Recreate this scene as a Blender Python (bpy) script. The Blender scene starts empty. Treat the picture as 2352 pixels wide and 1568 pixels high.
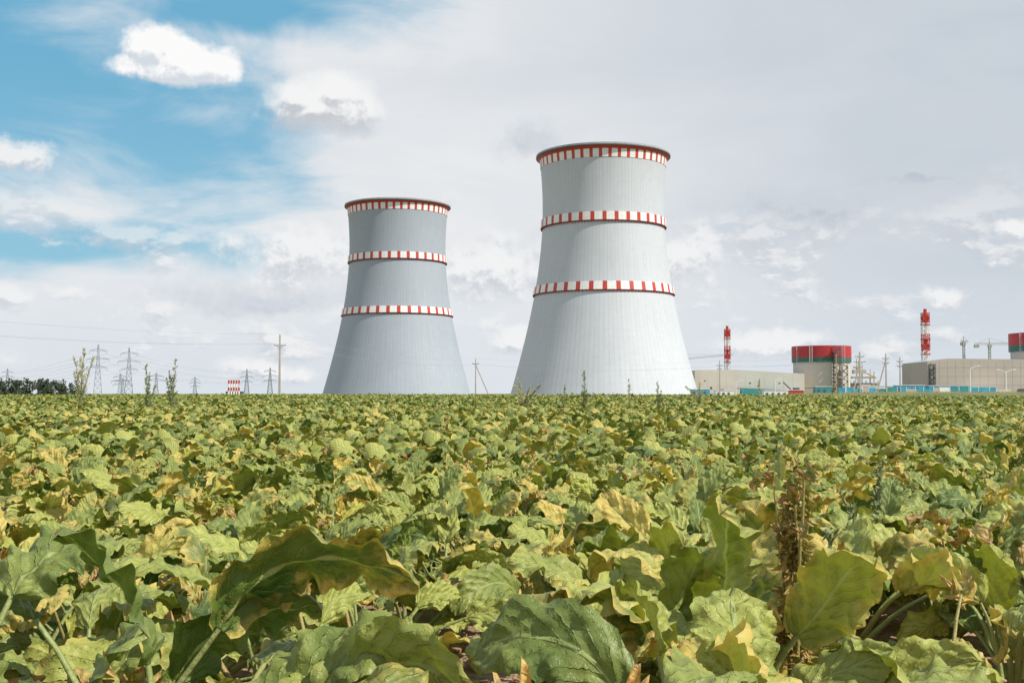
import bpy, math, random
import numpy as np
from mathutils import Vector, noise as mnoise
R = math.radians
scene = bpy.context.scene
scene.view_settings.view_transform = 'Standard'
scene.view_settings.look = 'None'
scene.view_settings.exposure = 0
col0 = scene.collection

# ------------------------------------------------------------------ node helper
class NB:
    def __init__(s, nt):
        s.nt = nt; s.n = nt.nodes; s.l = nt.links
    def put(s, sock, v):
        if isinstance(v, bpy.types.NodeSocket): s.l.new(v, sock)
        elif v is not None:
            try: sock.default_value = v
            except Exception:
                if isinstance(v, (tuple, list)) and len(v) == 3: sock.default_value = (*v, 1)
                else: raise
    def m(s, op, a, b=None, c=None, clamp=False):
        k = s.n.new('ShaderNodeMath'); k.operation = op; k.use_clamp = clamp
        s.put(k.inputs[0], a)
        if b is not None: s.put(k.inputs[1], b)
        if c is not None: s.put(k.inputs[2], c)
        return k.outputs[0]
    def v(s, op, a, b=None, out=0):
        k = s.n.new('ShaderNodeVectorMath'); k.operation = op
        s.put(k.inputs[0], a)
        if b is not None:
            if op == 'SCALE': s.put(k.inputs[3], b)
            else: s.put(k.inputs[1], b)
        return k.outputs[out]
    def length(s, a): return s.v('LENGTH', a, out=1)
    def smooth(s, x, lo, hi, a=0.0, b=1.0):
        k = s.n.new('ShaderNodeMapRange'); k.interpolation_type = 'SMOOTHSTEP'
        s.put(k.inputs[0], x); k.inputs[1].default_value = lo; k.inputs[2].default_value = hi
        k.inputs[3].default_value = a; k.inputs[4].default_value = b
        return k.outputs[0]
    def sep(s, a):
        k = s.n.new('ShaderNodeSeparateXYZ'); s.put(k.inputs[0], a); return k.outputs
    def comb(s, x, y, z=0.0):
        k = s.n.new('ShaderNodeCombineXYZ'); s.put(k.inputs[0], x); s.put(k.inputs[1], y); s.put(k.inputs[2], z)
        return k.outputs[0]
    def noise(s, vec, scale, detail=4, rough=0.55, dist=0.0, color=False):
        k = s.n.new('ShaderNodeTexNoise'); k.noise_dimensions = '3D'
        if vec is not None: s.put(k.inputs['Vector'], vec)
        k.inputs['Scale'].default_value = scale; k.inputs['Detail'].default_value = detail
        k.inputs['Roughness'].default_value = rough; k.inputs['Distortion'].default_value = dist
        return k.outputs[1 if color else 0]
    def mix(s, f, a, b):
        k = s.n.new('ShaderNodeMix'); k.data_type = 'RGBA'
        s.put(k.inputs[0], f); s.put(k.inputs[6], a); s.put(k.inputs[7], b)
        return k.outputs[2]
    def bump(s, h, strength, dist):
        k = s.n.new('ShaderNodeBump'); k.inputs['Strength'].default_value = strength
        k.inputs['Distance'].default_value = dist; s.put(k.inputs['Height'], h); return k.outputs[0]

def newmat(name):
    m = bpy.data.materials.new(name); m.use_nodes = True
    nb = NB(m.node_tree); bs = m.node_tree.nodes['Principled BSDF']
    return m, nb, bs
def simple(name, c, rough=0.6, metal=0.0, var=0.12, scale=0.5):
    m, nb, bs = newmat(name)
    tc = nb.n.new('ShaderNodeTexCoord').outputs['Object']
    n = nb.noise(tc, scale, 5)
    f = nb.smooth(n, 0.3, 0.7)
    a = tuple(x*(1-var) for x in c)+(1,); b = tuple(min(1, x*(1+var)) for x in c)+(1,)
    nb.put(bs.inputs['Base Color'], nb.mix(f, a, b))
    bs.inputs['Roughness'].default_value = rough; bs.inputs['Metallic'].default_value = metal
    return m

# ------------------------------------------------------------------ mesh accumulator
class MB:
    def __init__(s): s.v = []; s.f = []; s.mi = []
    def beam(s, p, q, w, mi=0, w2=None):
        p = Vector(p); q = Vector(q); d = (q-p)
        if d.length < 1e-6: return
        d.normalize(); up = Vector((0, 0, 1)) if abs(d.z) < 0.95 else Vector((0, 1, 0))
        a = d.cross(up).normalized(); b = d.cross(a).normalized(); w2 = w if w2 is None else w2
        i = len(s.v)
        for c, ww in ((p, w/2), (q, w2/2)):
            for sa, sb in ((-1, -1), (1, -1), (1, 1), (-1, 1)): s.v.append(c+a*sa*ww+b*sb*ww)
        for k in range(4): s.f.append((i+k, i+(k+1) % 4, i+4+(k+1) % 4, i+4+k)); s.mi.append(mi)
        s.f.append((i+3, i+2, i+1, i)); s.f.append((i+4, i+5, i+6, i+7)); s.mi += [mi, mi]
    def box(s, x0, x1, y0, y1, z0, z1, mi=0):
        i = len(s.v)
        s.v += [Vector(c) for c in ((x0,y0,z0),(x1,y0,z0),(x1,y1,z0),(x0,y1,z0),(x0,y0,z1),(x1,y0,z1),(x1,y1,z1),(x0,y1,z1))]
        for f in ((0,3,2,1),(4,5,6,7),(0,1,5,4),(1,2,6,5),(2,3,7,6),(3,0,4,7)): s.f.append(tuple(i+k for k in f)); s.mi.append(mi)
    def lathe(s, prof, n=96, cx=0, cy=0, mi=0, a0=0, a1=2*math.pi):
        i = len(s.v); full = abs(a1-a0-2*math.pi) < 1e-6; m = n if full else n+1
        for r, z in prof:
            for k in range(m):
                a = a0+(a1-a0)*k/n; s.v.append(Vector((cx+r*math.cos(a), cy+r*math.sin(a), z)))
        for j in range(len(prof)-1):
            for k in range(n):
                k2 = (k+1) % m
                s.f.append((i+j*m+k, i+j*m+k2, i+(j+1)*m+k2, i+(j+1)*m+k)); s.mi.append(mi)
    def quad(s, pts, mi=0):
        i = len(s.v); s.v += [Vector(p) for p in pts]; s.f.append(tuple(range(i, i+len(pts)))); s.mi.append(mi)
    def obj(s, name, mats, smooth=False, loc=(0, 0, 0), parent=None, rotz=0, link=True):
        me = bpy.data.meshes.new(name); me.from_pydata([tuple(v) for v in s.v], [], s.f)
        for m in mats: me.materials.append(m)
        me.polygons.foreach_set('material_index', s.mi)
        if smooth: me.polygons.foreach_set('use_smooth', [True]*len(s.f))
        me.update()
        o = bpy.data.objects.new(name, me); o.location = loc; o.rotation_euler = (0, 0, rotz)
        if link: col0.objects.link(o)
        if parent: o.parent = parent
        return o
def empty(name, loc=(0, 0, 0), rotz=0):
    e = bpy.data.objects.new(name, None); e.location = loc; e.rotation_euler = (0, 0, rotz); col0.objects.link(e); return e

def sm(lo, hi, x):
    t = max(0.0, min(1.0, (x-lo)/(hi-lo))); return t*t*(3-2*t)
def terrain(x, y):
    z = 0.27*sm(40, 125, y) - 8.3*sm(190, 600, y)
    z += 0.72*sm(30, 60, x)*sm(140, 158, y)*(1-sm(185, 235, y))
    z -= 0.34*sm(18, 50, x)*sm(80, 125, y)*(1-sm(136, 150, y))
    z += 0.05*mnoise.noise(Vector((x*0.05, y*0.05, 0)))*(1-sm(300, 600, y))
    return z

# ------------------------------------------------------------------ camera
cam = bpy.data.cameras.new('camera'); camo = bpy.data.objects.new('camera', cam); col0.objects.link(camo)
cam.lens = 40; cam.sensor_width = 36; cam.clip_start = 0.05; cam.clip_end = 40000
camo.location = (0, 0, 0.9); camo.rotation_euler = (R(90+2.61), 0, 0)
scene.camera = camo

# ------------------------------------------------------------------ sun
sd = Vector((0.86, -0.46, 1.02)).normalized()
sun = bpy.data.lights.new('sun', 'SUN'); sun.energy = 5.0; sun.angle = R(0.5); sun.color = (1.0, 0.95, 0.86)
suno = bpy.data.objects.new('sun', sun); col0.objects.link(suno)
suno.rotation_euler = sd.to_track_quat('Z', 'Y').to_euler(); suno.location = (0, 0, 100)

# ------------------------------------------------------------------ sky
world = bpy.data.worlds.new('World'); scene.world = world; world.use_nodes = True
try: world.cycles.sampling_method = 'NONE'
except Exception as ex: print(ex)
nb = NB(world.node_tree); bg = world.node_tree.nodes['Background']
sky = nb.n.new('ShaderNodeTexSky'); sky.sky_type = 'NISHITA'; sky.sun_disc = False
sky.sun_elevation = math.asin(sd.z); sky.sun_rotation = math.atan2(sd.x, sd.y)
tc = nb.n.new('ShaderNodeTexCoord').outputs['Generated']
dirv = nb.v('NORMALIZE', tc); sx = nb.sep(dirv)
az = nb.m('ARCTAN2', sx[0], sx[1]); el = nb.m('ARCSINE', sx[2])
P = nb.comb(az, el, 0.0)
def pxc(x, y): return (math.atan((x-1176)/2613), math.atan((903-y)/2613), 0)
def blobs(vec, lst):
    acc = None
    for (x, y, rx, ry) in lst:
        d = nb.v('SUBTRACT', vec, pxc(x, y)); d = nb.v('MULTIPLY', d, (2613/rx, 2613/ry, 0))
        t = nb.m('SUBTRACT', 1.0, nb.length(d))
        acc = t if acc is None else nb.m('MAXIMUM', acc, t)
    return acc
Ps = nb.v('MULTIPLY', P, (1.0, 2.6, 1.0))
warp = nb.v('SCALE', nb.v('SUBTRACT', nb.noise(Ps, 3.0, 4, 0.6, color=True), (0.5, 0.5, 0.5)), 0.18)
Pw = nb.v('ADD', P, nb.v('MULTIPLY', warp, (1.0, 0.4, 0)))
n1 = nb.noise(nb.v('ADD', Ps, (3.1, 1.7, 0)), 6.0, 6, 0.6, 0.5)
hole = blobs(Pw, [(-40, 180, 750, 400), (330, 350, 440, 235), (200, 595, 490, 80), (600, 40, 500, 105), (-700, 500, 600, 160)])
blue = nb.m('ADD', hole, nb.m('MULTIPLY', nb.m('SUBTRACT', n1, 0.52), 1.6))
blue = nb.smooth(blue, -0.14, 0.68, 0, 0.95)
nish = nb.v('MULTIPLY', sky.outputs[0], (0.1*0.5, 0.1*0.9, 0.1*0.95))
lowb = nb.smooth(el, 0.08, 0.30)
bluec = nb.mix(0.75, nish, nb.mix(lowb, (0.29, 0.58, 0.76, 1), (0.14, 0.46, 0.69, 1)))
n2 = nb.noise(nb.v('ADD', Ps, (7.3, 2.2, 0)), 4.0, 5, 0.55, 0.4)
g1 = nb.smooth(nb.m('ADD', az, nb.m('MULTIPLY', el, 0.8)), -0.02, 0.62)
veil = nb.mix(g1, (0.84, 0.85, 0.865, 1), (0.60, 0.65, 0.71, 1))
veil = nb.mix(nb.smooth(n2, 0.38, 0.68, 0, 0.62), veil, nb.mix(g1, (0.69, 0.73, 0.775, 1), (0.53, 0.59, 0.66, 1)))
lowh = nb.smooth(el, 0.0, 0.15, 0.7, 0.0)
veil = nb.mix(lowh, veil, (0.68, 0.74, 0.80, 1))
skyc = nb.mix(blue, veil, bluec)
wn = nb.v('SCALE', nb.v('SUBTRACT', nb.noise(P, 16.0, 5, 0.62, color=True), (0.5, 0.5, 0.5)), 0.06)
Pc = nb.v('ADD', P, nb.v('MULTIPLY', wn, (1, 0.7, 0)))
fb = nb.noise(P, 34.0, 6, 0.62)
fb2 = nb.noise(nb.v('ADD', P, (0.003, 0.006, 0)), 34.0, 6, 0.62)
relief = nb.m('SUBTRACT', fb, fb2)
def cloud_layer(skyc, lst, amp, lo, hi, bright, shade, opac, kr=3.0, ku=1.0, vec=None):
    vec = Pc if vec is None else vec
    b = blobs(vec, lst)
    dn = nb.m('ADD', b, nb.m('MULTIPLY', nb.m('SUBTRACT', fb, 0.5), amp))
    mask = nb.smooth(dn, lo, hi, 0, opac)
    b2 = blobs(nb.v('ADD', vec, (0.003, 0.010, 0)), lst)
    s = nb.m('ADD', nb.m('MULTIPLY', nb.m('SUBTRACT', b2, b), ku), nb.m('MULTIPLY', relief, -kr))
    c = nb.mix(nb.smooth(s, -0.25, 0.45), bright, shade)
    return nb.mix(mask, skyc, c)
n3 = nb.noise(nb.v('ADD', nb.v('MULTIPLY', P, (1.0, 1.9, 1.0)), (5.0, 0.6, 0)), 11.0, 7, 0.6)
n3b = nb.noise(nb.v('ADD', nb.v('MULTIPLY', P, (1.0, 1.9, 1.0)), (5.004, 0.616, 0)), 11.0, 7, 0.6)
bank = nb.m('MULTIPLY', nb.smooth(n3, 0.50, 0.64), nb.m('MULTIPLY', nb.smooth(el, 0.005, 0.04), nb.smooth(el, 0.21, 0.09)))
bankc = nb.mix(nb.smooth(nb.m('SUBTRACT', n3, n3b), 0.05, -0.05), (0.89, 0.89, 0.895, 1), (0.58, 0.625, 0.685, 1))
skyc = nb.mix(nb.m('MULTIPLY', bank, 0.8), skyc, bankc)
skyc = cloud_layer(skyc, [(1830, 480, 260, 70), (1240, 325, 120, 50), (820, 300, 110, 25), (600, 690, 330, 50), (2140, 420, 140, 35)],
                   1.6, 0.0, 1.0, (0.60, 0.65, 0.71, 1), (0.46, 0.52, 0.59, 1), 0.85)
W_ = (0.90, 0.90, 0.905, 1); G_ = (0.61, 0.65, 0.70, 1)
skyc = cloud_layer(skyc, [(700, 590, 210, 110), (1120, 620, 190, 100), (1570, 600, 120, 85), (1175, 780, 100, 40),
                          (2165, 690, 60, 34), (2335, 550, 50, 34), (20, 400, 90, 50), (620, 850, 150, 36), (1760, 790, 170, 36), (60, 10, 170, 50)],
                   1.5, 0.05, 0.70, W_, G_, 0.92)
Pb = nb.v('ADD', P, nb.v('MULTIPLY', nb.v('SCALE', wn, 0.44), (1, 1, 0)))
skyc = cloud_layer(skyc, [(735, 250, 175, 74), (760, 215, 120, 68), (690, 225, 95, 52)], 0.9, 0.0, 0.6, (0.91, 0.91, 0.91, 1), (0.57, 0.59, 0.63, 1), 0.95, 2.5, 2.2, Pb)
skyc = cloud_layer(skyc, [(345, 140, 80, 62), (400, 160, 130, 55), (468, 168, 85, 48), (385, 180, 150, 34)], 0.8, -0.02, 0.34, (0.97, 0.97, 0.965, 1), (0.66, 0.71, 0.77, 1), 1.0, 2.6, 1.3, Pb)
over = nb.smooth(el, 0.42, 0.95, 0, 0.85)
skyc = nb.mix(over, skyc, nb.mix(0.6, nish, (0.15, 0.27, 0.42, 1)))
ground_side = nb.smooth(el, -0.02, -0.004)
skyc = nb.mix(ground_side, (0.16, 0.15, 0.10, 1), skyc)
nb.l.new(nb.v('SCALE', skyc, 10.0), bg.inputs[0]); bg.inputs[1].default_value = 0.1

# ------------------------------------------------------------------ materials
def leaf_material():
    m, nb, bs = newmat('beet_leaf')
    uv = nb.n.new('ShaderNodeUVMap'); uv.uv_map = 'UVMap'; s = nb.sep(uv.outputs[0])
    at = nb.n.new('ShaderNodeAttribute'); at.attribute_name = 'lcol'; c = nb.sep(at.outputs['Vector'])
    a = nb.m('ABSOLUTE', nb.m('SUBTRACT', nb.m('MULTIPLY', s[0], 2.0), 1.0))
    obj = nb.n.new('ShaderNodeTexCoord').outputs['Object']
    oi = nb.n.new('ShaderNodeObjectInfo').outputs['Random']
    no = nb.noise(obj, 8.0, 2, 0.5)
    nf = nb.noise(obj, 38.0, 4, 0.6)
    mid = nb.smooth(a, 0.075, 0.03)
    fr = nb.m('FRACT', nb.m('MULTIPLY', nb.m('SUBTRACT', nb.m('ADD', s[1], nb.m('MULTIPLY', nf, 0.11)), nb.m('MULTIPLY', a, 0.32)), 8.0))
    dist = nb.m('ABSOLUTE', nb.m('SUBTRACT', fr, 0.5))
    vein = nb.m('MULTIPLY', nb.smooth(dist, 0.09, 0.02), nb.smooth(a, 1.0, 0.5, 0.2, 1))
    rnd = nb.m('ADD', nb.m('MULTIPLY', c[0], 0.90), nb.m('MULTIPLY', oi, 0.22))
    k = nb.m('ADD', rnd, nb.m('MULTIPLY', nb.m('SUBTRACT', no, 0.5), 0.8))
    base = nb.mix(nb.smooth(k, 0.0, 0.95), (0.058, 0.125, 0.020, 1), (0.48, 0.49, 0.105, 1))
    base = nb.mix(nb.smooth(nf, 0.35, 0.7, 0.0, 0.18), base, nb.v('SCALE', base, 0.55))
    tip = nb.smooth(s[1], 0.5, 1.0, 0, 0.22)
    yel = nb.m('ADD', nb.m('ADD', nb.m('MULTIPLY', c[1], 1.4), tip), nb.m('ADD', nb.m('MULTIPLY', nb.m('MULTIPLY', a, a), 0.45), nb.m('MULTIPLY', nb.m('SUBTRACT', nf, 0.5), 1.2)))
    base = nb.mix(nb.smooth(yel, 0.66, 1.35, 0, 0.92), base, (0.74, 0.52, 0.13, 1))
    brn = nb.m('ADD', nb.m('MULTIPLY', c[2], 1.4), nb.m('ADD', nb.m('MULTIPLY', nb.m('MULTIPLY', a, a), 0.35), nb.m('MULTIPLY', nb.m('SUBTRACT', nf, 0.5), 1.3)))
    base = nb.mix(nb.smooth(brn, 0.62, 1.20, 0, 0.95), base, nb.mix(nb.smooth(nf, 0.4, 0.65), (0.64, 0.35, 0.14, 1), (0.34, 0.15, 0.06, 1)))
    vc = nb.mix(0.5, base, (0.46, 0.50, 0.18, 1))
    base = nb.mix(nb.m('MULTIPLY', vein, 0.4), base, vc)
    base = nb.mix(nb.m('MULTIPLY', mid, 0.85), base, nb.mix(nb.m('MULTIPLY', c[2], 0.9), (0.38, 0.43, 0.16, 1), (0.36, 0.2, 0.08, 1)))
    geo = nb.n.new('ShaderNodeNewGeometry')
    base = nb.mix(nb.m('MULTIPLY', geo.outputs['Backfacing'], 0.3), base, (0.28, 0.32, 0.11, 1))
    nb.put(bs.inputs['Base Color'], base)
    bs.inputs['Roughness'].default_value = 0.42
    bs.inputs['Specular IOR Level'].default_value = 0.34
    h = nb.m('ADD', nb.m('MULTIPLY', nb.m('MAXIMUM', vein, mid), -0.4), nb.m('ADD', nb.m('MULTIPLY', nf, 1.6), nb.m('MULTIPLY', nb.smooth(dist, 0.0, 0.45), 0.28)))
    bmp = nb.bump(h, 0.75, 0.009); nb.put(bs.inputs['Normal'], bmp)
    tr = nb.n.new('ShaderNodeBsdfTranslucent')
    nb.put(tr.inputs[0], nb.v('MULTIPLY', base, (1.0, 1.15, 0.4)))
    mx = nb.n.new('ShaderNodeMixShader'); mx.inputs[0].default_value = 0.16
    nb.l.new(bs.outputs[0], mx.inputs[1]); nb.l.new(tr.outputs[0], mx.inputs[2])
    nb.l.new(mx.outputs[0], m.node_tree.nodes['Material Output'].inputs[0])
    return m
LEAF = leaf_material()

# ------------------------------------------------------------------ leaves
class LB:
    def __init__(s): s.V = []; s.F = []; s.UV = []; s.C = []; s.n = 0
    def add(s, v, f, uv, c):
        s.V.append(v); s.F.append(f+s.n); s.UV.append(uv); s.C.append(np.tile(np.array(c, float), (len(v), 1))); s.n += len(v)
    def obj(s, name, link=True, loc=(0, 0, 0)):
        V = np.vstack(s.V); F = np.vstack(s.F); UV = np.vstack(s.UV); C = np.vstack(s.C)
        me = bpy.data.meshes.new(name)
        me.vertices.add(len(V)); me.vertices.foreach_set('co', V.astype(np.float32).ravel())
        me.loops.add(F.size); me.loops.foreach_set('vertex_index', F.ravel().astype(np.int32))
        me.polygons.add(len(F)); me.polygons.foreach_set('loop_start', (np.arange(len(F))*4).astype(np.int32))
        me.polygons.foreach_set('loop_total', np.full(len(F), 4, np.int32))
        me.update(calc_edges=True)
        me.polygons.foreach_set('use_smooth', [True]*len(F))
        ul = me.uv_layers.new(name='UVMap'); ul.data.foreach_set('uv', UV[F.ravel()].astype(np.float32).ravel())
        at = me.attributes.new('lcol', 'FLOAT_VECTOR', 'POINT'); at.data.foreach_set('vector', C.astype(np.float32).ravel())
        me.materials.append(LEAF); me.validate(); me.update()
        o = bpy.data.objects.new(name, me); o.location = loc
        if link: col0.objects.link(o)
        return o

def grid_faces(nv, nu, closed=False):
    f = []
    m = nu if closed else nu+1
    for i in range(nv):
        for j in range(nu):
            j2 = (j+1) % m
            f.append((i*m+j, i*m+j2, (i+1)*m+j2, (i+1)*m+j))
    return np.array(f)

def leaf(lb, rng, base, azm, Pl, L, W, e0, e1, e2, roll=0.0, roll2=None, ruf=0.12, fold=0.25, daz=0.0, nu=8, nv=18, col=(0.5, 0.1, 0.0), pr=0.006, scal=0.06):
    roll2 = roll if roll2 is None else roll2
    pos = np.array(base, float)
    ns = 5; rings = []; ks = 5
    for i in range(ns+1):
        t = i/ns; e = e0+(e1-e0)*t*t; T = np.array((math.cos(e)*math.cos(azm), math.cos(e)*math.sin(azm), math.sin(e)))
        if i > 0: pos = pos+T*Pl/ns
        S = np.array((-math.sin(azm), math.cos(azm), 0)); N = np.cross(T, S); r = pr*(1.25-0.65*t)
        rings.append([pos+r*(1.3*math.cos(k*2*math.pi/ks)*S+math.sin(k*2*math.pi/ks)*N) for k in range(ks)])
    v = np.array(rings).reshape(-1, 3)
    lb.add(v, grid_faces(ns, ks, True), np.tile(np.array((0.5, 0.0)), (len(v), 1)), col)
    t = np.linspace(0, 1, nv+1)
    ph = rng.uniform(0, 6.28, 8)
    e = e1+(e2-e1)*(t**1.15)+0.12*np.sin(t*7+ph[0])
    a = azm+daz*t+0.10*np.sin(t*5+ph[1])
    T = np.stack((np.cos(e)*np.cos(a), np.cos(e)*np.sin(a), np.sin(e)), 1)
    ctr = np.vstack((pos, pos+np.cumsum(T[1:]*L/nv, 0)))
    S = np.stack((-np.sin(a), np.cos(a), np.zeros_like(a)), 1); N = np.cross(T, S)
    rl = (roll+(roll2-roll)*t)[:, None]
    S2 = S*np.cos(rl)+N*np.sin(rl); N2 = N*np.cos(rl)-S*np.sin(rl)
    f = (t+0.004)**0.36*(1.0-t+1e-4)**0.42; f = f/f.max(); f[-1] = 0.03
    u = np.linspace(-1, 1, nu+1); au = np.abs(u)[None, :]; U = u[None, :]
    tt = t[:, None]; w = (W/2*f)[:, None]*(1+scal*au**3*(np.sin(tt*6.28*11+ph[6]+U*2)*0.7+0.6*np.sin(tt*6.28*5+ph[3])))
    fr = rng.uniform(2.2, 3.8)
    side = np.where(U > 0, ph[2], ph[3])
    rf = ruf*W*(au**1.8)*(np.sin(6.28*fr*tt+side)+0.55*np.sin(6.28*fr*2.3*tt+side*2+ph[4])+0.2*np.sin(6.28*fr*4.9*tt+side*3))*np.minimum(1, 4*(1-tt)+0.2)*np.minimum(1, 6*tt+0.15)
    rf = rf+0.04*W*np.sin(U*6.5+ph[5])*np.sin(tt*22+ph[7]+U*2)*(au > 0.05)
    rf = rf+0.020*W*np.sin(U*12+tt*9+ph[4])*np.sin(tt*38+ph[1]+np.sin(U*5))
    lat = np.cos(fold)*U*w+0.015*W*au*np.sin(tt*20+ph[5]); hh = np.sin(fold)*au*w+rf - 0.12*W*au**3
    V = ctr[:, None, :]+S2[:, None, :]*lat[..., None]+N2[:, None, :]*hh[..., None]
    V = V+T[:, None, :]*(0.012*L*(au**2)*np.sin(6.28*fr*tt+ph[2]))[..., None]
    uvs = np.stack(np.broadcast_arrays((U+1)/2, tt*np.ones_like(U)), -1).reshape(-1, 2)
    lb.add(V.reshape(-1, 3), grid_faces(nv, nu), uvs, col)

def leafcol(rng):
    r = rng.random(); y = max(0, rng.normal(0.15, 0.18)); b = 0.0
    q = rng.random()
    if q < 0.12: y = rng.uniform(0.45, 0.85); b = rng.uniform(0, 0.35)
    elif q < 0.22: y = 0.6; b = rng.uniform(0.4, 0.85)
    return (r, y, b)
def plant(lb, rng, org=(0, 0, 0), nleaf=14, nu=8, nv=18, sc=1.0):
    a = rng.uniform(0, 6.28)
    for i in range(nleaf):
        q = (i+rng.random()*0.8)/nleaf
        a += 2.4+rng.uniform(-0.4, 0.4)
        e0 = R(36+48*q+rng.uniform(-10, 12)); e1 = e0-R(rng.uniform(0, 32)); e2 = R(rng.uniform(-85, 15))+q*R(25)
        Pl = sc*rng.uniform(0.11, 0.28); L = sc*rng.uniform(0.19, 0.33)*(1-0.2*q); W = L*rng.uniform(0.42, 0.60)
        ro = rng.uniform(-1.2, 1.2); ro2 = ro+rng.uniform(-0.9, 0.9); fo = rng.uniform(-0.2, 0.75)
        c = leafcol(rng)
        if c[2] > 0.38: L *= 0.7; W *= 0.75; Pl = max(Pl, 0.22*sc); ro2 = ro+rng.choice([-1, 1])*rng.uniform(1, 2.4); fo = rng.uniform(0.6, 1.0); e2 -= 0.7
        leaf(lb, rng, (org[0]+0.03*math.cos(a), org[1]+0.03*math.sin(a), org[2]+0.02), a, Pl, L, W, e0, e1, e2, roll=ro, roll2=ro2,
             ruf=rng.uniform(0.05, 0.12)*(2.4 if c[2] > 0.38 else 1), fold=fo, daz=rng.uniform(-0.8, 0.8), nu=nu, nv=nv, col=c, pr=0.006*sc)

src = bpy.data.collections.new('beet_variants')
rng = np.random.default_rng(11)
NH, NM, NF = 12, 8, 8
for i in range(NH):
    lb = LB(); plant(lb, rng, nleaf=int(rng.integers(9, 13)), nu=16, nv=36); src.objects.link(lb.obj('a_beet_%02d' % i, link=False))
for i in range(NM):
    lb = LB(); plant(lb, rng, nleaf=11, nu=6, nv=12); src.objects.link(lb.obj('b_beet_%02d' % i, link=False))
for i in range(NF):
    lb = LB(); plant(lb, rng, nleaf=10, nu=4, nv=6, sc=1.05); src.objects.link(lb.obj('c_beet_%02d' % i, link=False))

pts = []; rot = []; scl = []; idx = []
def bare(x, y):   # thin spots in the stand where soil shows
    for cx, cy, rx, ry in ((0.0, 2.6, 0.36, 1.2), (1.08, 2.6, 0.58, 1.35), (0.52, 1.6, 0.34, 0.55), (-0.35, 3.1, 0.2, 0.4)):
        if ((x-cx)/rx)**2+((y-cy)/ry)**2 < 1: return True
    return False
def scatter(y0, y1, dx, dy, kind, n0, n1):
    ra = R(9)
    ymax = y1*1.15; nrow = int((y1*0.62+6)*1.5/dx)
    for i in range(-nrow, nrow+1):
        rx = i*dx
        yy = y0*0.5-y1*0.12
        while yy < ymax:
            yy += dy*rng.uniform(0.75, 1.3)
            x = rx*math.cos(ra)+yy*math.sin(ra)+rng.normal(0, 0.04); yw = -rx*math.sin(ra)+yy*math.cos(ra)
            if yw < y0 or yw > y1: continue
            if abs(x) > yw*0.53+2.2: continue
            if yw < 3.6 and rng.random() < (0.08 if x < 0 else 0.25): continue
            if bare(x, yw): continue
            pts.append((x, yw, terrain(x, yw)))
            rot.append((rng.normal(0, 0.12), rng.normal(0, 0.12), rng.uniform(0, 6.28)))
            p = mnoise.noise(Vector((x*0.35, yw*0.35, 3)))
            near = 1.0+0.36*(1-sm(2.4, 5.5, yw))
            scl.append((0.97+0.25*p+rng.uniform(-0.14, 0.16))*kind*near); idx.append(int(rng.integers(n0, n1)))
scatter(1.3, 11, 0.48, 0.29, 1.0, 0, NH)
scatter(11, 42, 0.46, 0.31, 1.03, NH, NH+NM)
scatter(42, 134, 0.55, 0.5, 1.15, NH+NM, NH+NM+NF)
me = bpy.data.meshes.new('sugar_beet_field'); me.from_pydata(pts, [], [])
a = me.attributes.new('rot', 'FLOAT_VECTOR', 'POINT'); a.data.foreach_set('vector', np.array(rot, np.float32).ravel())
a = me.attributes.new('scl', 'FLOAT', 'POINT'); a.data.foreach_set('value', np.array(scl, np.float32))
a = me.attributes.new('idx', 'INT', 'POINT'); a.data.foreach_set('value', np.array(idx, np.int32))
fo = bpy.data.objects.new('sugar_beet_field', me); col0.objects.link(fo)
ng = bpy.data.node_groups.new('scatter_beets', 'GeometryNodeTree')
ng.interface.new_socket('Geometry', in_out='INPUT', socket_type='NodeSocketGeometry')
ng.interface.new_socket('Geometry', in_out='OUTPUT', socket_type='NodeSocketGeometry')
gi = ng.nodes.new('NodeGroupInput'); go = ng.nodes.new('NodeGroupOutput')
iop = ng.nodes.new('GeometryNodeInstanceOnPoints'); ci = ng.nodes.new('GeometryNodeCollectionInfo')
ci.inputs['Collection'].default_value = src; ci.inputs['Separate Children'].default_value = True; ci.inputs['Reset Children'].default_value = True
def na(nm, t):
    k = ng.nodes.new('GeometryNodeInputNamedAttribute'); k.data_type = t; k.inputs['Name'].default_value = nm
    return [o for o in k.outputs if o.enabled][0]
iop.inputs['Pick Instance'].default_value = True
ng.links.new(gi.outputs[0], iop.inputs['Points']); ng.links.new(ci.outputs[0], iop.inputs['Instance'])
ng.links.new(na('idx', 'INT'), iop.inputs['Instance Index']); ng.links.new(na('rot', 'FLOAT_VECTOR'), iop.inputs['Rotation'])
ng.links.new(na('scl', 'FLOAT'), iop.inputs['Scale']); ng.links.new(iop.outputs[0], go.inputs[0])
md = fo.modifiers.new('scatter', 'NODES'); md.node_group = ng
print('beet instances', len(pts))

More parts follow.
